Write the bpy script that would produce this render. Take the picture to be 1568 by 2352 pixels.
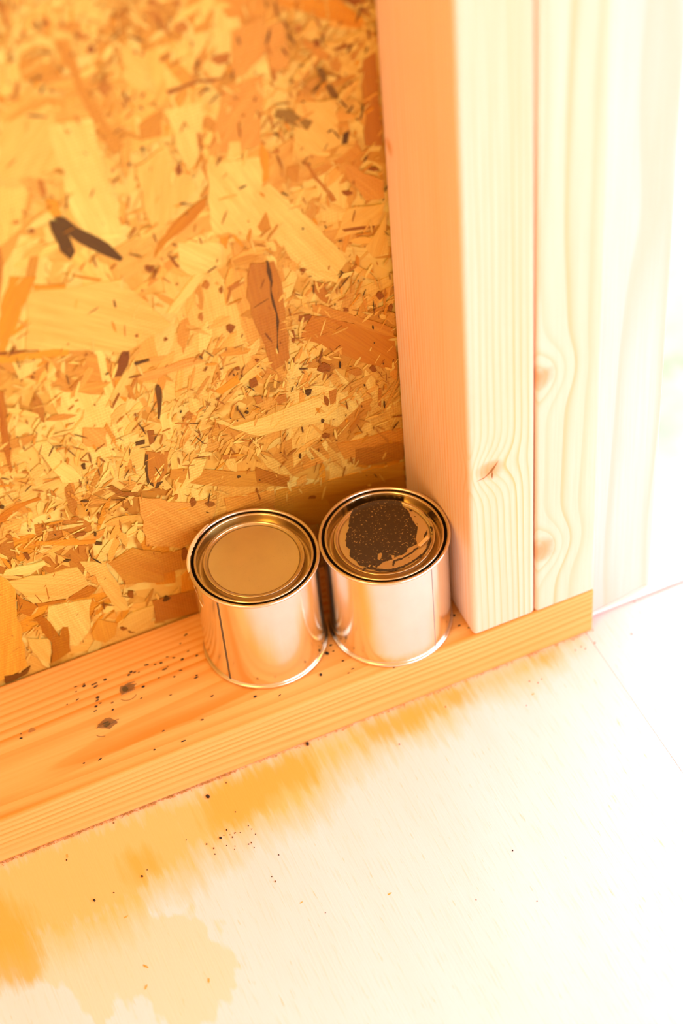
import bpy, bmesh, math, random
from mathutils import Vector, Matrix, noise

scene = bpy.context.scene
for o in list(bpy.data.objects):
    bpy.data.objects.remove(o, do_unlink=True)
COL = scene.collection

# ------------------------------------------------------------------ camera
CAM = Vector((-0.14873, -0.7984, 0.98566))
R_ = Vector((0.9139, -0.40041, -0.06676)); U_ = Vector((0.33556, 0.65263, 0.67932)); F_ = Vector((0.22844, 0.64323, -0.7308))
cam_data = bpy.data.cameras.new('camera'); cam = bpy.data.objects.new('camera', cam_data); COL.objects.link(cam)
m = Matrix.Identity(4)
for i in range(3):
    m[i][0] = R_[i]; m[i][1] = U_[i]; m[i][2] = -F_[i]; m[i][3] = CAM[i]
cam.matrix_world = m
cam_data.sensor_fit = 'VERTICAL'; cam_data.sensor_height = 36; cam_data.sensor_width = 24
cam_data.lens = 4745.36 * 36 / 2352
cam_data.clip_start = 0.01
cam_data.dof.use_dof = True; cam_data.dof.focus_distance = 1.165; cam_data.dof.aperture_fstop = 3.6
scene.camera = cam

# ------------------------------------------------------------------ world, exposure
world = bpy.data.worlds.new('sky'); scene.world = world; world.use_nodes = True
bg = world.node_tree.nodes['Background']
bg.inputs[0].default_value = (0.94, 0.97, 1.17, 1); bg.inputs[1].default_value = 1.0
scene.view_settings.view_transform = 'Standard'; scene.view_settings.look = 'None'
scene.view_settings.gamma = 1; scene.view_settings.use_curve_mapping = False
scene.view_settings.exposure = 2.07
scene.cycles.use_denoising = True
scene.cycles.max_bounces = 8; scene.cycles.diffuse_bounces = 5; scene.cycles.glossy_bounces = 5
scene.cycles.use_adaptive_sampling = True; scene.cycles.adaptive_threshold = 0.03

# added warm fill under the ceiling, out of view, to turn the shade orange
ld = bpy.data.lights.new('warm_fill_light', 'AREA'); ld.shape = 'SQUARE'; ld.size = .7; ld.energy = 9.5; ld.color = (1.0, .58, .15)
lo = bpy.data.objects.new('warm_fill_light', ld); COL.objects.link(lo); lo.location = (-1.15, -.95, 2.2)
lo.rotation_euler = (0, math.radians(-28), 0)

# ------------------------------------------------------------------ helpers
rnd = random.Random(7)
def lin(c, k=1.0):
    out = []
    c = (c[0], min(255, c[1] * (1.035 if c[0] > 230 else 1.10) + 9), c[2] * .95)
    for v in c:
        v = v / 255
        out.append(k * (v / 12.92 if v <= 0.04045 else ((v + 0.055) / 1.055) ** 2.4))
    return tuple(out)

def mesh_obj(name, verts, faces, mat, parent=None, loc=(0, 0, 0), smooth=False, uvs=None, cols=None):
    me = bpy.data.meshes.new(name)
    me.from_pydata([tuple(v) for v in verts], [], faces)
    if smooth:
        for p in me.polygons: p.use_smooth = True
    if uvs:
        lay = me.uv_layers.new(name='UVMap')
        for l in me.loops: lay.data[l.index].uv = uvs[l.vertex_index]
    if cols:
        at = me.color_attributes.new('tint', 'FLOAT_COLOR', 'POINT')
        for i, c in enumerate(cols): at.data[i].color = (c[0], c[1], c[2], 1)
    me.materials.append(mat)
    o = bpy.data.objects.new(name, me); COL.objects.link(o); o.location = loc
    if parent: o.parent = parent
    return o

def bm_obj(name, bm, mat, parent=None, loc=(0, 0, 0), smooth=False):
    bmesh.ops.recalc_face_normals(bm, faces=bm.faces)
    me = bpy.data.meshes.new(name); bm.to_mesh(me); bm.free()
    if smooth:
        for p in me.polygons: p.use_smooth = True
    me.materials.append(mat)
    o = bpy.data.objects.new(name, me); COL.objects.link(o); o.location = loc
    if parent: o.parent = parent
    return o

def box_bm(x0, x1, y0, y1, z0, z1, bevel=0, seg=3):
    bm = bmesh.new()
    v = [bm.verts.new((x, y, z)) for x in (x0, x1) for y in (y0, y1) for z in (z0, z1)]
    for f in ((0, 1, 3, 2), (4, 6, 7, 5), (0, 4, 5, 1), (2, 3, 7, 6), (0, 2, 6, 4), (1, 5, 7, 3)):
        bm.faces.new([v[i] for i in f])
    if bevel:
        bmesh.ops.bevel(bm, geom=list(bm.edges), offset=bevel, segments=seg, profile=0.5, affect='EDGES')
    return bm

def tag(o, label=None, cat=None, group=None, kind=None):
    if label: o['label'] = label
    if cat: o['category'] = cat
    if group: o['group'] = group
    if kind: o['kind'] = kind
    return o

def empty(name, loc):
    o = bpy.data.objects.new(name, None); COL.objects.link(o); o.location = loc; o.empty_display_size = 0.02
    return o

# ------------------------------------------------------------------ material helpers
class NT:
    def __init__(self, name):
        self.mat = bpy.data.materials.new(name); self.mat.use_nodes = True
        self.t = self.mat.node_tree; self.b = self.t.nodes['Principled BSDF']
    def n(self, kind, **kw):
        nd = self.t.nodes.new(kind)
        for k, v in kw.items(): setattr(nd, k, v)
        return nd
    def l(self, a, b): self.t.links.new(a, b)
    def put(self, sock, v):
        if isinstance(v, bpy.types.NodeSocket): self.l(v, sock)
        elif v is not None: sock.default_value = v
    def math(self, op, a, b=None, c=None, clamp=False):
        nd = self.n('ShaderNodeMath', operation=op, use_clamp=clamp)
        for i, v in enumerate((a, b, c)): self.put(nd.inputs[i], v)
        return nd.outputs[0]
    def vmath(self, op, a, b=None):
        nd = self.n('ShaderNodeVectorMath', operation=op); self.put(nd.inputs[0], a); self.put(nd.inputs[1], b)
        return nd.outputs['Value'] if op in ('LENGTH', 'DISTANCE', 'DOT_PRODUCT') else nd.outputs[0]
    def coord(self, kind='Object'): return self.n('ShaderNodeTexCoord').outputs[kind]
    def scale(self, v, s): return self.vmath('MULTIPLY', v, s)
    def noise(self, v, scale=1, detail=3, rough=.55, dist=0):
        nd = self.n('ShaderNodeTexNoise'); self.l(v, nd.inputs['Vector'])
        nd.inputs['Scale'].default_value = scale; nd.inputs['Detail'].default_value = detail
        nd.inputs['Roughness'].default_value = rough; nd.inputs['Distortion'].default_value = dist
        return nd.outputs['Fac']
    def ramp(self, f, stops, interp='LINEAR'):
        nd = self.n('ShaderNodeValToRGB'); self.l(f, nd.inputs[0]); cr = nd.color_ramp; cr.interpolation = interp
        while len(cr.elements) < len(stops): cr.elements.new(0.5)
        for e, (p, c) in zip(cr.elements, stops):
            e.position = p; e.color = (c, c, c, 1) if isinstance(c, (int, float)) else (*c, 1)
        return nd.outputs[0]
    def mix(self, f, a, b, mode='MIX'):
        nd = self.n('ShaderNodeMix', data_type='RGBA', blend_type=mode)
        self.put(nd.inputs['Factor'], f)
        for s, v in ((nd.inputs['A'], a), (nd.inputs['B'], b)):
            self.put(s, (*v, 1) if isinstance(v, tuple) and len(v) == 3 else v)
        return nd.outputs['Result']
    def sep(self, v):
        nd = self.n('ShaderNodeSeparateXYZ'); self.l(v, nd.inputs[0]); return nd.outputs
    def comb(self, x, y, z):
        nd = self.n('ShaderNodeCombineXYZ')
        for i, v in enumerate((x, y, z)): self.put(nd.inputs[i], v)
        return nd.outputs[0]
    def bump(self, h, dist, strength=1.0):
        nd = self.n('ShaderNodeBump'); self.l(h, nd.inputs['Height']); nd.inputs['Distance'].default_value = dist
        nd.inputs['Strength'].default_value = strength; self.l(nd.outputs[0], self.b.inputs['Normal'])
    def out(self, col=None, rough=.6, metal=0, spec=.3):
        if col is not None: self.put(self.b.inputs['Base Color'], (*col, 1) if isinstance(col, tuple) else col)
        self.put(self.b.inputs['Roughness'], rough); self.put(self.b.inputs['Metallic'], metal)
        self.b.inputs['Specular IOR Level'].default_value = spec
        return self.mat

def plain(name, col, rough=.6, metal=0, spec=.3): return NT(name).out(col, rough, metal, spec)

def timber(name, axis, centre, spacing, early, late, wob=.004, lat=.55, knots=(), blotch=None, band=None):
    """sawn softwood: growth rings are cylinders along `axis` around `centre` (object coordinates)"""
    t = NT(name); co = t.coord()
    cross = [i for i in range(3) if i != axis]
    st = [1, 1, 1]; st[axis] = .13
    s = t.scale(co, tuple(st))
    sx = t.sep(co)
    a = t.math('SUBTRACT', sx[cross[0]], centre[0]); b = t.math('SUBTRACT', sx[cross[1]], centre[1])
    rr = t.math('SQRT', t.math('ADD', t.math('MULTIPLY', a, a), t.math('MULTIPLY', b, b)))
    n1 = t.math('MULTIPLY', t.math('SUBTRACT', t.noise(s, 16, 2, .5), .5), wob * 2)
    rr = t.math('ADD', rr, n1)
    for (kp, kr) in knots:
        d = t.vmath('DISTANCE', co, kp)
        g = t.math('POWER', 2.718, t.math('MULTIPLY', -1, t.math('POWER', t.math('DIVIDE', d, kr * 1.7), 2)))
        rr = t.math('ADD', rr, t.math('MULTIPLY', g, kr * .9))
    ph = t.math('FRACT', t.math('DIVIDE', rr, spacing))
    ring = t.ramp(ph, [(0, .12), (.35, .0), (lat, .25), (.86, 1), (.94, .9), (1, .12)])
    # rings differ in strength
    vr = t.ramp(t.noise(t.comb(t.math('FLOOR', t.math('DIVIDE', rr, spacing)), 0, 0), 3.7, 0), [(.3, .35), (.7, 1)])
    ring = t.math('MULTIPLY', ring, vr)
    fs = [420, 420, 420]; fs[axis] = 12
    fib = t.noise(t.scale(co, tuple(fs)), 1, 3, .6)
    col = t.mix(ring, early, late)
    col = t.mix(t.math('MULTIPLY', t.math('SUBTRACT', fib, .35, clamp=True), .7), col, tuple(c * d for c, d in zip(late, (.95, .9, .85))))
    big = t.noise(s, 9, 2, .5)
    col = t.mix(t.ramp(big, [(.42, 0), (.75, .5)]), col, blotch or late)
    for (kp, kr) in knots:
        d = t.vmath('DISTANCE', co, kp)
        d = t.math('ADD', d, t.math('MULTIPLY', t.math('SUBTRACT', t.noise(co, 90, 3), .5), kr * .9))
        k = t.ramp(t.math('DIVIDE', d, kr), [(.1, 1), (.5, .75), (1, 0)])
        col = t.mix(t.math('MULTIPLY', k, .8), col, tuple(c * d for c, d in zip(late, (.8, .6, .4))))
    if band:
        (bx0, by0, bx1, by1, bw) = band
        sl = (by1 - by0) / (bx1 - bx0)
        d = t.math('SUBTRACT', sx[1], t.math('ADD', by0, t.math('MULTIPLY', t.math('SUBTRACT', sx[0], bx0), sl)))
        d = t.math('ADD', d, t.math('MULTIPLY', t.math('SUBTRACT', t.noise(t.scale(co, (.25, 1, 1)), 60, 3), .5), bw * 1.2))
        m1 = t.ramp(t.math('ADD', .5, t.math('DIVIDE', d, bw * 4)), [(.26, 0), (.34, .85), (.5, .75), (.78, 0)])
        m2 = t.ramp(t.math('SUBTRACT', sx[0], bx0), [(0, .25), (.06, 1), (bx1 - bx0, 1), (bx1 - bx0 + .05, 0)])
        col = t.mix(t.math('MULTIPLY', m1, m2), col, tuple(c * d_ for c, d_ in zip(late, (1.04, .98, .95))))
    t.bump(t.math('ADD', t.math('MULTIPLY', fib, .6), t.math('MULTIPLY', ring, .4)), .00018, .5)
    return t.out(col, .58, 0, .25)

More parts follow.
